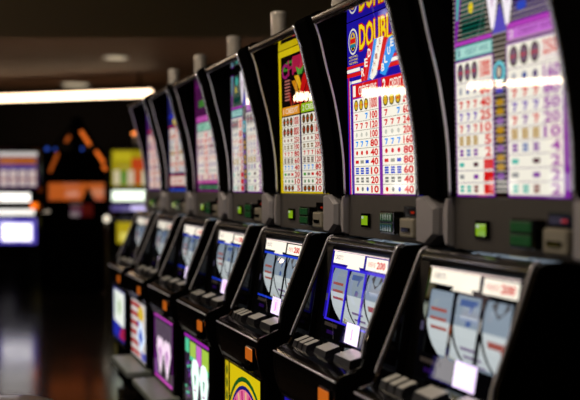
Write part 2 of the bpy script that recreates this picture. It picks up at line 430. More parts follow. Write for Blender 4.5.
def belly_flag():
    a=belly(1.0); a.rect(0,0,1,1,(.93,.90,.88)); a.up()
    for i in range(6): a.rect(0,.03+i*.17,.62,.11+i*.17,(.75,.08,.12))
    a.up(); a.ell(.66,.80,.20,.14,(.95,.80,.25),14); a.up(); a.poly([(.38,.40),(.66,.72),(.94,.40),(.66,.10)],(.85,.92,1),1.4); a.up()
    a.poly([(.52,.40),(.66,.58),(.80,.40),(.66,.24)],(.20,.35,.85)); a.rect(.70,.02,.98,.16,(.16,.22,.75)); a.ell(.5,.62,.06,.05,(.15,.3,.8),8)
    return a
def belly_white():
    a=belly(1.0); a.rect(0,0,1,1,(.14,.16,.60)); a.up(); a.rect(.06,.30,.94,.96,(.98,1,.96),1.3); a.up()
    a.poly([(.0,.05),(.45,.05),(.6,.30),(.0,.34)],(.16,.2,.75)); a.poly([(.5,.05),(1,.05),(1,.30),(.7,.26)],(.75,.15,.35)); a.rect(.2,.44,.26,.88,(.5,.75,.6)); a.ell(.55,.65,.13,.16,(.80,.90,.70),12)
    return a
def belly_double():
    a=belly(1.0); a.rect(0,0,1,1,NAVY); a.up(); a.rect(.06,.06,.94,.30,RED); a.rect(.06,.34,.94,.42,W); a.text('DOUBLE',.1,.5,.9,.9,YEL,.04)
    return a

# ------------------------------------------------------------------ reel glass
RX1, RZ1 = 1.066, 1.009   # top edge
RX0, RZ0 = 1.020, .745
def reel_glass(bg, border, st=1.0, warm=(1,.97,.9), full=False):
    """printed reel glass with three real window openings; u along the width, v upward"""
    y0=-.062; w=.368
    a=Art((RX0-X0,y0,RZ0),(0,-w,0),(RX1-RX0,0,RZ1-RZ0),st,thick=.0)
    # cut the backing: rebuild with window openings
    a.mb.bm.free(); a.mb=MB()
    wins=[(.07,.34),(.385,.645),(.69,.95)]; wv0,wv1=.235,.80
    a.rect(0,0,1,wv0,(.025,.022,.03),.6); a.rect(0,wv1,1,1,bg,.6)
    us=[0]+[q for p in wins for q in p]+[1]
    for i in range(0,8,2): a.rect(us[i],wv0,us[i+1],wv1,bg,.6)
    a.up()
    b=.018
    if border:
        a.rect(.03,wv1,1-.01,wv1+.028,border); a.rect(.03,wv0-.022,.99,wv0,border)
        for i in range(0,8 if full else 0,2):
            a.rect(max(us[i]-0,us[i+1]-.03),wv0,us[i+1],wv1,border) if i==0 else a.rect(us[i],wv0,min(us[i]+.022,us[i+1]),wv1,border)
    # white coin boards across the top
    a.rect(.04,.855,.60,.985,warm,1.25); a.rect(.64,.845,.985,.975,warm,1.25); a.poly([(.30,.82),(.55,.82),(.52,.856),(.33,.856)],warm,1.2); a.up()
    a.text('CREDITS',.07,.90,.22,.95,(.45,.35,.4)); a.text('WINNER PAID',.67,.88,.80,.935,(.8,.3,.2)); a.text('200',.82,.875,.95,.945,(.85,.15,.1),.04); a.up()
    a.rect(.02,.99,.99,1.0,(1,.9,.88),1.3)
    # small marks left of the windows and lower text
    a.rect(.005,.42,.04,.50,(.35,.33,.45),.6)
    a.rect(.06,.15,.30,.19,(.40,.35,.32),.25); a.rect(.12,.07,.26,.11,(.20,.08,.38),.4)
    return a
def bet_mark(st=1.0, mark=True):
    y=-.24; w=.085
    d=Vector((RX1-RX0,0,RZ1-RZ0)).normalized()
    n=Vector((-d.z,0,d.x))
    base=Vector((RX0-X0,y,RZ0))+d*.012+n*.003
    a=Art(base,(0,-w,0),d*.058,st*1.5,thick=.003)
    a.rect(0,0,1,1,(.93,.85,1)); a.up()
    if mark:
        a.rect(.30,.14,.34,.86,(.95,.6,.9)); a.rect(.66,.14,.70,.86,(.95,.6,.9)); a.rect(.30,.83,.70,.86,(.95,.6,.9)); a.text('1',.44,.2,.54,.75,(.9,.35,.7),.0)
    return a

def reel_mesh(i, style):
    mb=MB(); R=.155; cx=1.208-X0; cz=.885
    y1=-.070-i*.118; y0=y1-.108
    n=40; k=[ink((.88,.92,.93),.72), ink((.66,.73,.80),.6)]
    cols=[(.78,.42,.38),(.36,.48,.74),(.40,.40,.42),(.80,.74,.45),(.58,.48,.66)]
    def P(t,y,r): return (cx-r*math.cos(t), y, cz+r*math.sin(t))
    for j in range(n):
        t0=2*PI*j/n; t1=2*PI*(j+1)/n
        mb.poly([P(t0,y0,R),P(t1,y0,R),P(t1,y1,R),P(t0,y1,R)],k[0] if (j//4)%2 else k[1])
    random.seed(i+7)
    for s in range(9):
        t=2*PI*s/9+.2*i; c=ink(cols[(s+i)%5],.55); ym=(y0+y1)/2; r=R+.001
        if (s+i)%3==0:
            for q in (-.14,.0,.14): mb.poly([P(t+q,ym-.036,r),P(t+q+.05,ym-.036,r),P(t+q+.05,ym+.036,r),P(t+q,ym+.036,r)],c)
        elif (s+i)%3==1:
            mb.poly([P(t-.18,ym+.004,r),P(t-.18,ym-.016,r),P(t+.10,ym-.034,r),P(t+.20,ym-.034,r),P(t+.20,ym+.036,r),P(t+.10,ym+.036,r),P(t+.10,ym-.010,r)],c)
        else:
            mb.poly([P(t-.18,ym,r),P(t,ym-.034,r),P(t+.18,ym,r),P(t,ym+.034,r)],c)
    for yy in (y0,y1):
        mb.poly([P(2*PI*j/n,yy,R*.995) for j in range(n)],BLACKM)
    return mb.mesh('reel')

# ------------------------------------------------------------------ the slot machine of the row
CACHE={}
def cached(key, fn):
    if key not in CACHE: CACHE[key]=fn()
    return CACHE[key]
def X(x): return x-X0
ARC=[(1.0236,1.728),(1.0473,1.668),(1.0711,1.575),(1.0967,1.4825),(1.1088,1.426),(1.1226,1.348),(1.131,1.27),(1.1347,1.178)]
def finer(P,n=4):
    out=[]
    for i in range(len(P)-1):
        p0=P[max(i-1,0)];p1=P[i];p2=P[i+1];p3=P[min(i+2,len(P)-1)]
        for k in range(n):
            t=k/n
            out.append(tuple(.5*((2*p1[a])+(-p0[a]+p2[a])*t+(2*p0[a]-5*p1[a]+4*p2[a]-p3[a])*t*t+(-p0[a]+3*p1[a]-3*p2[a]+p3[a])*t**3) for a in (0,1)))
    out.append(P[-1]); return out
FARC=finer(ARC)
def cheek(y0,y1):
    def f():
        prof=[(X(x),z) for x,z in FARC]
        top=[(X(1.026),1.737),(X(1.034),1.745),(X(1.05),1.750)]
        prof=[(X(1.45),1.178),(X(1.45),1.750)]+list(reversed(top))+prof
        mb=MB(); mb.prism(prof,y0,y1,BLACKM,.003,2); return mb.mesh('side_cheek')
    return f
def cheek_trim(y,r=.0034,m=TRIM):
    def f():
        mb=MB(); mb.tube([(X(x)-.0015,y,z) for x,z in FARC],r,m,10); return mb.mesh('chrome_trim')
    return f
def hood_mesh():
    mb=MB()
    # rounded polished front bar
    mb.prism([(X(1.026),1.708),(X(1.022),1.716),(X(1.026),1.728),(X(1.036),1.735),(X(1.45),1.737),(X(1.45),1.7165),(X(1.05),1.7155)],-.0005,-.458,BLACK)
    return mb.mesh('hood')
def bar_mesh():
    mb=MB()
    pr=[]
    for i in range(13):
        t=PI*.5+PI*1.15*i/12
        pr.append((X(1.034)+.0145*math.cos(t), 1.7195+.0155*math.sin(t)))
    mb.prism(pr+[(X(1.046),1.710),(X(1.046),1.733)],-.001,-.4575,CHROMEB); 
    me=mb.mesh('hood_bar')
    return me
def liner_mesh():
    mb=MB(); mb.box((X(1.048),-.002,1.7135),(X(1.165),-.4575,1.7155),MIRROR); return mb.mesh('hood_liner')
def body_mesh():
    mb=MB()
    # upper cabinet behind the glass, lower cabinet behind the console, plinth
    mb.box((X(1.168),0.030,1.045),(X(1.60),-.545,1.735),BLACKM,.004)
    mb.box((X(1.40),.012,.60),(X(1.62),-.465,1.045),BLACKM)
    mb.box((X(.945),.0,.10),(X(1.62),-.462,.575),BLACKM,.004)
    mb.box((X(.975),-.012,0),(X(1.60),-.45,.10),BLACKM)
    return mb.mesh('cabinet')
def panel_mesh():
    mb=MB(); mb.box((X(1.150),.009,1.046),(X(1.166),-.4575,1.176),GREY,.003); return mb.mesh('control_panel')
def bracket(y0,y1,xf):
    def f():
        mb=MB()
        a,b=1.128,1.175; z0,z1=1.048,1.177
        # eight sided chamfered block, tapering at its outer side
        x0=X(xf)
        pts=[(y0,z0+.004),(y0,z1-.002),(y0+(y1-y0)*.45,z1),(y1,z1-.030),(y1,z0+.030),(y0+(y1-y0)*.5,z0)]
        c=Vector((0,sum(p[0] for p in pts)/6,sum(p[1] for p in pts)/6))
        fr=[(x0,c.y+(p[0]-c.y)*.82,c.z+(p[1]-c.z)*.88) for p in pts]; md=[(X(xf+.013),p[0],p[1]) for p in pts]; bk=[(X(1.20),p[0],p[1]) for p in pts]
        mb.poly(fr,SILVER)
        for A,B in ((fr,md),(md,bk)):
            for i in range(6): mb.poly([A[i],A[(i+1)%6],B[(i+1)%6],B[i]],SILVER)
        return mb.mesh('bracket')
    return f
def screen_mesh():
    mb=MB(); mb.box((X(1.143),-.093,1.078),(X(1.150),-.147,1.120),BLACKM,.002)
    mb.box((X(1.1415),-.100,1.085),(X(1.1432),-.139,1.113),ink((.55,.72,.10),.8)); mb.box((X(1.1410),-.102,1.104),(X(1.1416),-.114,1.111),ink((.75,.80,.75),.8))
    return mb.mesh('display_screen')
def acceptor_mesh():
    mb=MB()
    mb.box((X(1.120),-.265,1.068),(X(1.150),-.352,1.132),BLACK,.003)
    for z in (1.073,1.102):
        mb.box((X(1.1175),-.268,z),(X(1.1205),-.342,z+.025),pmat('green_plastic',(.13,.33,.18),.3),.002)
        for k in range(5): mb.box((X(1.1165),-.272-k*.0145,z+.003),(X(1.1176),-.280-k*.0145,z+.022),ink((.20,.50,.26),.16))
    return mb.mesh('bill_acceptor')
def reader_mesh():
    mb=MB()
    mb.box((X(1.138),-.372,1.117),(X(1.150),-.442,1.148),BLACK,.002); mb.box((X(1.1365),-.415,1.128),(X(1.1382),-.432,1.134),ink((.75,.18,.08),.5))
    mb.box((X(1.126),-.368,1.062),(X(1.150),-.445,1.115),pmat('pale_reader',(.58,.56,.50),.3,.2),.006,3)
    mb.box((X(1.122),-.385,1.078),(X(1.1265),-.43,1.090),BLACK,.001)
    return mb.mesh('card_reader')
CT=[(1.083,1.0445),(1.070,1.030)]
def console_cheek(y0,y1,near=False):
    def f():
        prof=[(1.16,1.047),(1.095,1.047),(1.080,1.042),(1.071,1.028),(1.035,.945),(.995,.85),(.958,.765),(.949,.738),(.938,.722),(.903,.710),(.893,.695),(.8905,.678),(.8912,.655),(.894,.635),(.899,.61),(.906,.592),(.914,.572),(.918,.566),(.918,.215),(1.40,.215),(1.40,1.047)]
        if near: prof[4:9]=[(1.037,.945),(1.003,.86),(.980,.80),(.974,.755),(.968,.735),(.938,.722)]
        mb=MB(); mb.prism([(X(a),b) for a,b in prof],y0,y1,BLACK,.003,2); return mb.mesh('console_cheek')
    return f
def console_trim(y, s=1, near=False):
    def f():
        P=finer([(1.093,1.049),(1.080,1.0445),(1.069,1.028),(1.037,.945),(1.003,.86),(.980,.80),(.974,.755)] if near else [(1.093,1.049),(1.080,1.0445),(1.069,1.028),(1.035,.945),(.995,.85),(.958,.768),(.949,.745)],3)
        mb=MB(); mb.tube([(X(a)-.002,y,b) for a,b in P],.0027,TRIM,8); return mb.mesh('rim_trim')
    return f
def reel_side(y0,y1):
    def f():
        mb=MB(); mb.prism([(RX1-X0+.02,RZ1+.01),(RX1-X0,RZ1+.01),(RX0-X0,RZ0-.01),(RX0-X0+.02,RZ0-.01)],y0,y1,HEAD); return mb.mesh('reel_surround')
    return f
def console_head():
    mb=MB()
    prof=[(1.15,1.040),(1.10,1.043)]
    for i in range(9):
        t=PI*.55+PI*.95*i/8; prof.append((1.088+.017*math.cos(t),1.024+.019*math.sin(t)))
    prof+=[(1.10,1.005),(1.15,1.005)]
    mb.prism([(X(a),b) for a,b in prof],-.018,-.448,HEAD)
    mb.prism([(X(a),b) for a,b in [(1.072,1.035),(1.068,1.031),(1.068,1.028),(1.073,1.029)]],-.018,-.448,CHROME)
    mb.prism([(X(a),b) for a,b in [(1.085,1.0455),(1.076,1.0425),(1.076,1.0395),(1.086,1.042)]],-.018,-.448,CHROMEB)
    return mb.mesh('console_top')
def deck_mesh():
    mb=MB()
    prof=[(1.10,.735),(1.03,.738),(.95,.722),(.915,.714),(.900,.707),(.894,.696),(.8925,.678),(.8932,.655),(.896,.635),(.901,.61),(.907,.592),(.914,.577),(.93,.572),(1.10,.572)]
    mb.prism([(X(a),b) for a,b in prof],-.018,-.448,BLACK)
    return mb.mesh('button_deck')
def lip_mesh():
    mb=MB(); mb.tube([(X(.8925),-.003,.7),(X(.8925),-.460,.7)],.0030,TRIM,8)
    return mb.mesh('front_trim')
def strip_mesh(x,z):
    def f():
        mb=MB(); mb.tube([(X(x),-.018,z),(X(x),-.448,z)],.003,CHROMEB,8); return mb.mesh('trim_strip')
    return f
def button(y0,y1,x0,x1,h,slope=.012,top=None):
    def f():
        mb=MB(); t=bmesh.new()
        zb=.716
        lo=[(x0,y0),(x1,y0),(x1,y1),(x0,y1)]
        e=.004; s=-1 if y1<y0 else 1
        hi=[(x0+e*1.6,y0+s*e),(x1-e,y0+s*e),(x1-e,y1-s*e),(x0+e*1.6,y1-s*e)]
        A=[(X(a),b,zb) for a,b in lo]; B=[(X(a),b,zb+h+(slope if i in (1,2) else 0)) for i,(a,b) in enumerate(hi)]
        mb.poly(A,BTND); mb.poly(B,top or BTN)
        for i in range(4): mb.poly([A[i],A[(i+1)%4],B[(i+1)%4],B[i]],BTND)
        return mb.mesh('button')
    return f
def service_light():
    mb=MB(); mb.box((X(.886),-.366,.624),(X(.900),-.440,.674),BLACK,.003); mb.box((X(.8825),-.372,.629),(X(.8865),-.434,.669),ink((.93,.47,.13),.62),.001)
    return mb.mesh('service_light')
def coin_tray():
    mb=MB(); mb.box((X(.884),-.355,.590),(X(.905),-.41,.620),BLACK,.004); mb.box((X(.8825),-.362,.597),(X(.8845),-.403,.602),BLACKM)
    return mb.mesh('coin_slot')
def belly_frame():
    mb=MB()
    for a,b in (((X(.914),-.018,.215),(X(.945),-.448,.254)),((X(.914),-.018,.566),(X(.945),-.448,.576)),((X(.914),-.018,.254),(X(.945),-.031,.566)),((X(.914),-.433,.254),(X(.945),-.448,.566))):
        mb.box(a,b,BLACK)
    return mb.mesh('belly_frame')
def well_mesh():
    # dark housing behind the reel glass
    mb=MB(); mb.box((X(1.396),-.018,.74),(X(1.40),-.448,1.02),BLACKM); 
    return mb.mesh('reel_housing')
def lamp_mesh(c,hh=.185,r=.033):
    mb=MB()
    mb.lathe([(r*.55,0),(r*.55,hh*.93)],(*c,1.737),pmat('lamp_core',(.42,.38,.36),.3,.2),20)
    return mb.mesh('lamp_core')
def lens_mesh(c,hh=.2,r=.034):
    mb=MB(); z=1.737
    pr=[(r*1.06,z),(r*1.06,z+.012),(r*.97,z+.016)]
    for k in range(6): pr+= [(r,z+.02+k*.025),(r*.97,z+.032+k*.025)]
    pr+=[(r,z+hh*.9),(r*1.04,z+hh*.92),(r*1.04,z+hh*.97),(r*.9,z+hh)]
    mb.lathe(pr,(*c,0),LENS,26); return mb.mesh('lamp_lens')
def tray_mesh():
    mb=MB(); mb.box((X(.803),-.02,.205),(X(.935),-.50,.236),SLAB,.006,2); mb.box((X(.83),-.06,.13),(X(.94),-.46,.205),BLACKM,.004); return mb.mesh('foot_shelf')

TH=math.radians(21.105); PITCH=.62; YF0=2.4536-.62      # far edge of the nearest machine
def row_world(Xr,Yr,z=0):
    c,s=math.cos(TH),math.sin(TH); return Vector((Xr*c-Yr*s, Xr*s+Yr*c, z))
ROWROT=TH
def slot_machine(k, label, art, bell, rg, mark=True, tray=False, dy=0.):
    yf=YF0+PITCH*k
    r=thing('slot_machine',label,'slot machine',row_world(X0,yf),ROWROT,'slot machines in the long row')
    link('cabinet',cached('body',body_mesh),r)
    f=link('side_cheek',cached('ck0',cheek(.035,.0)),r); link('chrome_trim',cached('ct0',cheek_trim(.002)),f)
    n=link('side_cheek',cached('ck1',cheek(-.4585,-.548)),r); link('chrome_trim',cached('ct1',cheek_trim(-.4585,.006,NEARTRIM)),n)
    h=link('hood',cached('hood',hood_mesh),r); link('hood_liner',cached('liner',liner_mesh),h); link('polished_bar',cached('bar',bar_mesh),h)
    link('paytable_glass',art().mb.mesh('paytable_glass') if callable(art) else art,r)
    p=link('control_panel',cached('panel',panel_mesh),r)
    link('display_screen',cached('scr',screen_mesh),p,label='small square green lit screen')
    link('bill_acceptor',cached('acc',acceptor_mesh),p,label='green two-slot bill acceptor'); link('card_reader',cached('rd',reader_mesh),p,label='pale card reader')
    link('bracket',cached('br0',bracket(.010,.036,1.133)),r); link('bracket',cached('br1',bracket(-.4585,-.560,1.124)),r)
    cf=link('console_cheek',cached('cc0',console_cheek(.0,-.018)),r); link('rim_trim',cached('cr0',console_trim(-.004,0)),cf)
    cn=link('console_cheek',cached('cc1',console_cheek(-.450,-.467,True)),r); link('rim_trim',cached('cr1',console_trim(-.453,0,True)),cn)
    link('console_top',cached('ch',console_head),r)
    dk=link('button_deck',cached('dk',deck_mesh),r); link('front_trim',cached('lip',lip_mesh),dk)
    for i in range(3): link('small_button',cached('sb%d'%i,button(-.046-i*.038,-.080-i*.038,.935,.985,.022)),dk)
    link('wide_button',cached('wb',button(-.188,-.270,.945,.998,.024)),dk); link('spin_button',cached('pb',button(-.315,-.420,.950,1.012,.026)),dk)
    link('service_light',cached('sl',service_light),dk,label='orange lit square button'); link('coin_slot',cached('cs',coin_tray),dk)
    link('reel_surround',cached('rs0',reel_side(-.0185,-.0615)),r); link('reel_surround',cached('rs1',reel_side(-.4305,-.4475)),r)
    g=link('reel_glass',rg[0](),r)
    link('bet_display',cached('bm%d'%mark,lambda: bet_mark(1.0,mark).mb.mesh('bet_display')),g,label='glowing white square display')
    for i in range(3): link('reel',cached('reel%d%s'%(i,rg[1]),lambda i=i: reel_mesh(i,rg[1])),r)
    for o in r.children:
        if dy and o.name.split('.')[0] in ('console_cheek','console_top','button_deck','reel_surround','reel_glass','reel'): o.location.y+=dy
    link('reel_housing',cached('well',well_mesh),r)
    bf=link('belly_frame',cached('bf',belly_frame),r); link('trim_strip',cached('ts0',strip_mesh(.915,.570)),bf); link('trim_strip',cached('ts1',strip_mesh(.914,.247)),bf); link('belly_glass',bell().mb.mesh('belly_glass'),bf)
    if k>0:
        l=link('tower_lamp',cached('ln',lambda: lens_mesh((X(1.237),-.36),.188)),r)
    if tray: link('foot_shelf',cached('tray',tray_mesh),r,label='grey slab foot shelf')
    return r
def RG(bg,bd,st=1.0,warm=(1,.97,.9),full=False): return lambda: reel_glass(bg,bd,st,warm,full).mb.mesh('reel_glass')
slot_machine(0,'nearest black slot machine with purple scan-lined paytable, at the right edge',lambda: art_diamond(.9),lambda: belly_diamond(),(RG((.03,.03,.05),None,.9),'a'),False,False,.045)
slot_machine(1,'black slot machine with blue paytable headed DOUBLE in yellow',art_double,belly_double,(RG((.16,.09,.72),(.22,.16,.88),full=True),'b'))
slot_machine(2,'black slot machine with yellow-framed chili paytable and yellow arched belly glass',art_chili,belly_chili,(RG((.03,.03,.04),(.12,.25,.85)),'b'))
slot_machine(3,'black slot machine with purple paytable and green-and-white diamond belly glass, fourth from nearest',lambda: art_diamond(.8),lambda: belly_diamond(),(RG((.03,.03,.04),(.12,.25,.85)),'b'))
slot_machine(4,'black slot machine with pink-and-teal paytable and purple belly glass of two white hearts',art_pink,belly_hearts,(RG((.03,.03,.04),(.12,.2,.8)),'a'),False,True)
slot_machine(5,'black slot machine with blue-topped paytable and red-striped belly glass',art_flag,belly_flag,(RG((.06,.04,.10),None,.8),'a'),False,True)
slot_machine(6,'farthest black slot machine of the row, with white-and-blue belly glass',art_red,belly_white,(RG((.08,.04,.10),None,.8),'a'),False)

# ------------------------------------------------------------------ far bank (camera-aligned room)
F=855.; HY=187.; CH=1.2
def at(px,py,w): return Vector(((px-290)/F*w, w, CH+(HY-py)/F*w))
WB=9.75
def far_art(name,parent,x0,x1,z0,z1,y,fn,st=1.0,lab=None):
    a=Art((x0,y,z0),(x1-x0,0,0),(0,0,z1-z0),st,thick=.01); a.n=Vector((0,-1,0))
    fn(a); return link(name,a.mb.mesh(name),parent,label=lab)
def far_machine(px,label,style):
    cx=(px-290)/F*WB
    r=thing('slot_machine',label,'slot machine',(cx,WB,0),0,'slot machines of the far bank')
    w=.27
    mb=MB(); mb.prism([(0,0),(0,0)],0,0,BLACKM) if False else None
    def side(prof,x0,x1,m):
        t=bmesh.new(); a=[t.verts.new((x0,y,z)) for y,z in prof]; b=[t.verts.new((x1,y,z)) for y,z in prof]; n=len(prof)
        t.faces.new(a); t.faces.new(list(reversed(b)))
        for i in range(n): t.faces.new((a[i],b[i],b[(i+1)%n],a[(i+1)%n]))
        mb.merge(t,m)
    side([(0,0),(0,.86),(.06,.90),(.10,1.14),(.06,1.2),(.04,1.64),(.08,1.68),(.5,1.68),(.5,0)],-w,w,BLACK)
    link('cabinet',mb.mesh('cabinet'),r)
    hw=.225
    if style=='left':
        def top(a):
            a.rect(0,0,1,1,(.35,.22,.42)); a.up(); a.rect(0,.88,1,1,(.95,.92,.9)); a.rect(.04,.66,.96,.85,(.75,.40,.15)); a.rect(.04,.52,.96,.64,(.30,.25,.6)); a.up()
            for i in range(4): a.rect(.05+i*.24,.05,.24+i*.24,.5,(.90,.82,.80))
            a.up()
            for i in range(4): a.rect(.05+i*.24,.22,.24+i*.24,.27,(.65,.3,.3))
        def mid(a): a.rect(0,0,1,1,(1,.98,.95),1.6)
        def low(a): a.rect(0,0,1,1,(.35,.30,.75)); a.up(); a.rect(.12,.12,.88,.80,(1,.98,1),2.0)
        far_art('paytable_glass',r,-hw,hw,1.19,1.60,.03,top,.7); far_art('reel_glass',r,-hw,.14,1.03,1.13,.035,mid,1.2)
        far_art('button_strip',r,-hw,.20,.88,.945,-.012,mid,.8); far_art('belly_glass',r,-hw,hw,.55,.84,-.012,low,1.0)
        mb=MB(); mb.box((.16,-.03,.95),(.23,.03,1.02),ink((1,.45,.08),1.6),.01); link('service_light',mb.mesh('service_light'),r,label='orange lit button')
    else:
        def top(a):
            a.rect(0,0,1,1,(.72,.65,.10)); a.up(); a.rect(.06,.70,.50,.96,(.85,.78,.15)); a.rect(.5,.45,.95,.78,(.85,.30,.12)); a.up()
            for i,c in enumerate([(.95,.9,.75),(.35,.6,.2),(.95,.85,.75),(.85,.3,.2),(.95,.92,.8)]): a.rect(.05+i*.18,.04,.20+i*.18,.44,c)
        def mid(a): a.rect(0,0,1,1,(.95,1,.92),1.6)
        def purple(a): a.rect(0,0,1,1,(.4,.35,.6)); a.up(); a.rect(.5,.1,.9,.9,(.85,.8,1),1.5)
        def low(a): a.rect(0,0,1,1,(.70,.62,.10)); a.up(); a.rect(.1,.1,.5,.5,(.9,.85,.4))
        far_art('paytable_glass',r,-hw,hw,1.21,1.62,.03,top,.65); far_art('reel_glass',r,-hw,hw,1.04,1.16,.035,mid,1.0)
        far_art('button_strip',r,-hw,hw,.93,.99,-.012,purple,.8); far_art('belly_glass',r,-.16,hw,.56,.80,-.012,low,.9)
        mb=MB(); mb.lathe([(.045,1.68),(.05,1.70),(.05,1.80),(.03,1.815)],(.04,.2,0),LENS,18); tl=link('tower_lamp',mb.mesh('tower_lamp'),r)
        mb=MB(); mb.tube([(.04+.055*math.cos(t),.2-.02,1.805+.03*math.sin(t)) for t in [PI*i/8 for i in range(9)]],.01,glow('amber_lamp',(1,.55,.25),3),8); link('lamp_ring',mb.mesh('lamp_ring'),tl,label='amber glowing arc')
    return r
far_machine(17,'distant slot machine with white-lit screens at the left edge of the photo','left')
far_machine(131,'distant slot machine with yellow paytable just behind the row end','right')
# carousel sign between them
cx=(75-290)/F*WB
r=thing('lit_sign_stand','dark stand with wide orange sign and slanting orange tubes above, between far machines','sign',(cx,WB,0),0)
mb=MB(); mb.box((-.30,.03,0),(.33,.5,1.03),BLACKM,.01); mb.box((-.05,.05,1.03),(.05,.15,2.0),BLACKM); mb.box((-.30,.12,1.26),(.32,.16,1.62),BLACKM,.01); link('stand',mb.mesh('stand'),r)
def og(a):
    a.rect(0,0,1,1,(.78,.36,.13)); a.up(); a.rect(.03,.12,.97,.88,(.86,.42,.16)); a.up(); a.poly([(.60,.0),(.69,.75),(.72,.75),(.84,.0)],BLK)
far_art('orange_sign',r,-.31,.33,1.045,1.25,.02,og,.62,'orange lit sign panel')
def dr(a): a.rect(0,0,1,1,(.32,.07,.05)); a.up(); a.text('JACKPOT',.1,.3,.9,.7,(.5,.15,.1))
far_art('red_panel',r,-.06,.20,.86,1.01,.02,dr,.5,'dim red panel')
for i,(a,b) in enumerate([((81,131),(90,145)),((96,151),(104,163)),((103,166),(106,170)),((58,153),(50,172)),((70,136),(66,142))]):
    A=at(*a,WB+.05); B=at(*b,WB+.05); o=Vector((cx,WB,0))
    mb=MB(); mb.tube([A-o,B-o],.018,glow('amber_tube_dim' if i>2 else 'amber_tube',(.95,.45,.15),.35 if i>2 else 1.0),8); link('neon_tube',mb.mesh('neon_tube'),r)
mb=MB()
for x in (-.3,-.05,.28): mb.tube([(x,.06,1.6),(.02,.06,2.0)],.014,BLACKM,6)
link('tube_frame',mb.mesh('tube_frame'),r)
for x in (-.345,-.26,-.02,.05):
    mb=MB(); mb.lathe([(.02,-.012),(.022,0),(.014,.012)],(x,.1,1.64),glow('blue_bulb',(.2,.35,.8),.8),10,'y'); link('blue_bulb',mb.mesh('blue_bulb'),r)
# chrome pole with a small white lamp beside the stand
r=thing('lamp_post','thin chrome post with small white lamp beside the yellow far machine','lamp post',((106.5-290)/F*(WB-.1),WB-.1,0),0)
mb=MB(); mb.lathe([(.09,0),(.09,.02),(.018,.03),(.018,.81)],(0,0,0),CHROMEB,16); link('post',mb.mesh('post'),r)
mb=MB(); mb.lathe([(.012,.80),(.03,.82),(.034,.85),(.02,.88)],(0,0,0),glow('post_lamp',(1,.95,.85),1.2),14); link('lamp',mb.mesh('lamp'),r)

# second distant black machine turned away, left of the stand
r=thing('slot_machine','unlit black distant slot machine beside the orange sign stand','slot machine',((53-290)/F*(WB+1.3),WB+1.3,0),0,'slot machines of the far bank')
mb=MB(); mb.box((-.27,0,0),(.27,.5,1.62),BLACK,.02); link('cabinet',mb.mesh('cabinet'),r)
mb=MB(); mb.box((-.20,-.012,1.20),(.20,.0,1.55),pmat('dark_screen',(.03,.03,.06),.15),.003); link('dark_screen',mb.mesh('dark_screen'),r)
mb=MB(); mb.prism([(-.27,0)]*0 or [(-.25,.86),(.25,.86),(.25,.92),(-.25,.92)],-.14,.0,BLACK); link('button_deck',mb.mesh('button_deck'),r)

# unseen facing row across the aisle, added as lit screens for the glossy fronts to mirror
for i in range(10):
    m_=far_machine(0,'added unseen slot machine across the aisle, lit screens for reflections in the long row','left' if i%2 else 'right')
    m_['group']='added slot machines of the facing row'; m_.name='slot_machine'
    v=row_world(-1.75,-.1+i*.85); m_.location=v; m_.rotation_euler=(0,0,ROWROT+PI/2)

# ------------------------------------------------------------------ bar stool, bottom left
sx,sy=-.80,2.22
r=thing('bar_stool','black round padded stool at the bottom left corner of the photo','stool',(sx,sy,0),0)
mb=MB(); mb.lathe([(.15,.545),(.185,.548),(.203,.565),(.207,.590),(.198,.612),(.16,.622),(.05,.626)],(0,0,0),pmat('black_vinyl',(.07,.055,.05),.35,bump=.15,bscale=30,coat=.3),40); link('seat',mb.mesh('seat'),r)
mb=MB(); mb.lathe([(.208,.549),(.212,.556),(.208,.563)],(0,0,0),CHROME,40); link('seat_band',mb.mesh('seat_band'),r)
mb=MB(); mb.lathe([(.028,.03),(.028,.30),(.022,.31),(.022,.53),(.10,.545)],(0,0,0),CHROME,20); link('pole',mb.mesh('pole'),r)
mb=MB(); mb.lathe([(.21,0),(.21,.012),(.12,.028),(.035,.04)],(0,0,0),CHROME,40); link('base',mb.mesh('base'),r)
mb=MB(); mb.tube([(.15*math.cos(2*PI*i/32),.15*math.sin(2*PI*i/32),.22) for i in range(33)],.01,CHROME,8)
for a in (0,PI/2,PI,3*PI/2): mb.tube([(0,0,.22),(.15*math.cos(a),.15*math.sin(a),.22)],.006,CHROME,6)
link('foot_ring',mb.mesh('foot_ring'),r)

# ------------------------------------------------------------------ the room
def struct(name,me): o=link(name,me); o['kind']='structure'; return o
def floor_mat():
    m,N,L,b=new_mat('polished_dark_tile')
    tc=N.new('ShaderNodeTexCoord'); mp=N.new('ShaderNodeMapping'); mp.inputs['Rotation'].default_value=(0,0,ROWROT)
    L.new(tc.outputs['Object'],mp.inputs['Vector'])
    br=N.new('ShaderNodeTexBrick'); br.offset=0; br.inputs['Scale'].default_value=1.0
    br.inputs['Brick Width'].default_value=.45; br.inputs['Row Height'].default_value=.45; br.inputs['Mortar Size'].default_value=.006
    br.inputs['Color1'].default_value=(.013,.010,.009,1); br.inputs['Color2'].default_value=(.017,.013,.011,1); br.inputs['Mortar'].default_value=(.006,.005,.005,1)
    L.new(mp.outputs['Vector'],br.inputs['Vector']); L.new(br.outputs['Color'],b.inputs['Base Color'])
    n=N.new('ShaderNodeTexNoise'); n.inputs['Scale'].default_value=3; L.new(tc.outputs['Object'],n.inputs['Vector'])
    r=N.new('ShaderNodeMapRange'); r.inputs['To Min'].default_value=.09; r.inputs['To Max'].default_value=.18
    L.new(n.outputs['Fac'],r.inputs['Value']); L.new(r.outputs['Result'],b.inputs['Roughness'])
    return m
RX_A,RX_B,RY_A,RY_B=-9.0,7.0,-5.0,16.5
mb=MB(); mb.box((RX_A,RY_A,-.1),(RX_B,RY_B,0),floor_mat()); struct('floor',mb.mesh('floor'))
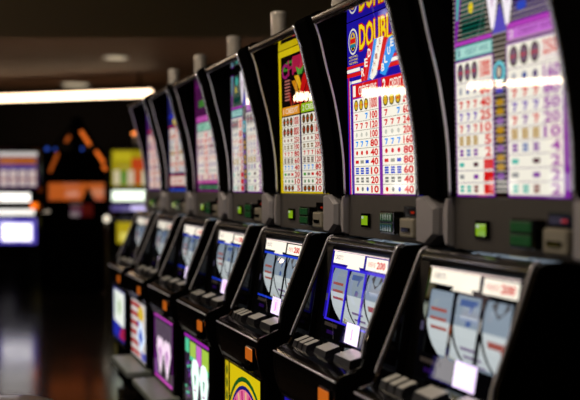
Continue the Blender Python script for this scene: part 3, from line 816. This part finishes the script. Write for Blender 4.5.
CEIL=pmat('brown_ceiling',(.47,.35,.27),.62,noise=.1,nscale=3,bump=.2,bscale=1.2,spec=.25)
SOF=pmat('olive_soffit',(.50,.43,.27),.8,spec=.2)
WALL=pmat('dark_wall',(.07,.05,.045),.7,noise=.1,spec=.2)
mb=MB(); mb.box((RX_A,RY_A,3.0),(RX_B,RY_B,3.1),CEIL); struct('ceiling',mb.mesh('ceiling'))
mb=MB(); mb.box((RX_A,RY_A,2.55),(RX_B,7.75,3.0),SOF,.0); struct('trim_1',mb.mesh('soffit'))
for nm,a,b in (('wall_back',(RX_A,RY_B,0),(RX_B,RY_B+.1,3.1)),('wall_front',(RX_A,RY_A-.1,0),(RX_B,RY_A,3.1)),('wall_left',(RX_A-.1,RY_A,0),(RX_A,RY_B,3.1)),('wall_right',(RX_B,RY_A,0),(RX_B+.1,RY_B,3.1))):
    mb=MB(); mb.box(a,b,WALL); struct(nm,mb.mesh(nm))

# linear cove lamps
def linear(A,B,label,st,r=.06,drop=.10,shelf=0):
    A=Vector(A);B=Vector(B); c=(A+B)/2; d=(B-A); L=d.length; rz=math.atan2(d.y,d.x)
    t=thing('linear_lamp',label,'ceiling light',(c.x,c.y,c.z),rz)
    mb=MB(); mb.box((-L/2,-.07,.035),(L/2,.07,.065),BLACKM,.004)
    zc=3.0 if c.y>7.75 else 2.55
    for x in (-L/2+.2,L/2-.2): mb.box((x-.015,-.015,.065),(x+.015,.015,zc-c.z),BLACKM)
    link('housing',mb.mesh('housing'),t)
    if shelf:
        mb=MB(); mb.box((-L/2-.05,-shelf,-r-.012),(L/2+.05,shelf,-r-.002),BLACKM); link('light_blocker',mb.mesh('light_blocker'),t)  # unseen plate added to keep the lamp's light off the floor
    mb=MB(); mb.prism([(0,0)]*0 or [(r*math.cos(a)*.0,0) for a in ()] or [(-L/2,-r),(L/2,-r),(L/2,r*.55),(-L/2,r*.55)],-.05,.05,glow('lamp_diffuser_%d'%int(st*10),(1,.86,.70),st)); link('diffuser',mb.mesh('diffuser'),t)
    return t
A=at(-30,99.2,14.6); B=at(151,92.0,13.6)
linear(A,B,'long bright linear ceiling lamp across the upper left of the photo',6.0,.058)
def reflect(v):
    # mirror over the row's glass plane X = XG
    c,s=math.cos(TH),math.sin(TH); Xr=v.x*c+v.y*s; Yr=-v.x*s+v.y*c; return row_world(2*XG-Xr,Yr,v.z)
VA=at(240,93.5,11.6); VB=at(590,120.0,10.6)
linear(reflect(VA),reflect(VB),'long linear ceiling lamp beyond the left edge, mirrored in the paytable glasses',30.0,.052,.10,.36)

# recessed round downlights
def down(x,y,z,label,st,r=.14,power=0,shape=1.):
    t=thing('downlight',label,'ceiling light',(x,y,z),0,'recessed round downlights')
    mb=MB(); mb.lathe([(r*1.15,-.012),(r*1.2,-.004),(r*1.2,0),(r,0),(r,-.010)],(0,0,0),SILVER,28); link('rim',mb.mesh('rim'),t)
    mb=MB(); mb.lathe([(r*.95,-.014),(r,-.008)],(0,0,0),glow('downlight_%d'%int(st*10),(1,.92,.78),st),28); link('lens',mb.mesh('lens'),t)
    return t
P=at(76,84.5,1); w=1.8*F/(HY-84.5); p=at(76,84.5,w); down(p.x,p.y,3.0,'pale oval downlight just above the bright linear lamp',.55,.24)
w=1.8*F/(HY-57.5); p=at(116,57.5,w); down(p.x,p.y,3.0,'smaller pale downlight in the brown ceiling, nearer the row',.5,.15)
def spot(x,y,z,e,size,col=(1,.82,.62)):
    l=bpy.data.lights.new('downlight_or_fill','AREA'); l.shape='DISK'; l.size=size; l.energy=e; l.color=col
    o=bpy.data.objects.new('downlight_or_fill',l); COL.objects.link(o); o.location=(x,y,z); return o
for i,(X_,Y_) in enumerate([(.1,1.3),(.1,2.9),(.1,4.6),(.1,6.2)]):
    v=row_world(X_,Y_); down(v.x,v.y,2.55,'recessed round downlight over the aisle beside the row',4.0,.11); spot(v.x,v.y,2.52,11,.2)
for y_ in (.3,2.2,4.2):
    v=row_world(-2.0,y_); spot(v.x,v.y,1.75,6,.5).rotation_euler=(PI,0,0)  # uplight fills without fixtures, added to brighten the soffit
for x,y in ((-3,10.5),(0,11.5),(-5.5,12.0)): spot(x,y,.9,7,1.2).rotation_euler=(PI,0,0)  # far fills facing up, no fixture, added to lift the brown ceiling

# ------------------------------------------------------------------ camera and view
cd=bpy.data.cameras.new('camera'); cam=bpy.data.objects.new('camera',cd); COL.objects.link(cam)
cd.sensor_width=36; cd.lens=855/580*36; cam.location=(0,0,CH)
cam.rotation_euler=(math.radians(90)-math.atan(13/855),0,0)
cd.dof.use_dof=True; cd.dof.focus_distance=2.72; cd.dof.aperture_fstop=cd.lens/1000/.033
SC.camera=cam
wd=bpy.data.worlds.new('world'); wd.use_nodes=True; wd.node_tree.nodes['Background'].inputs[0].default_value=(.02,.016,.012,1); wd.node_tree.nodes['Background'].inputs[1].default_value=.3; SC.world=wd
SC.view_settings.view_transform='Standard'; SC.view_settings.look='None'; SC.view_settings.exposure=0; SC.view_settings.gamma=1; SC.view_settings.use_curve_mapping=False
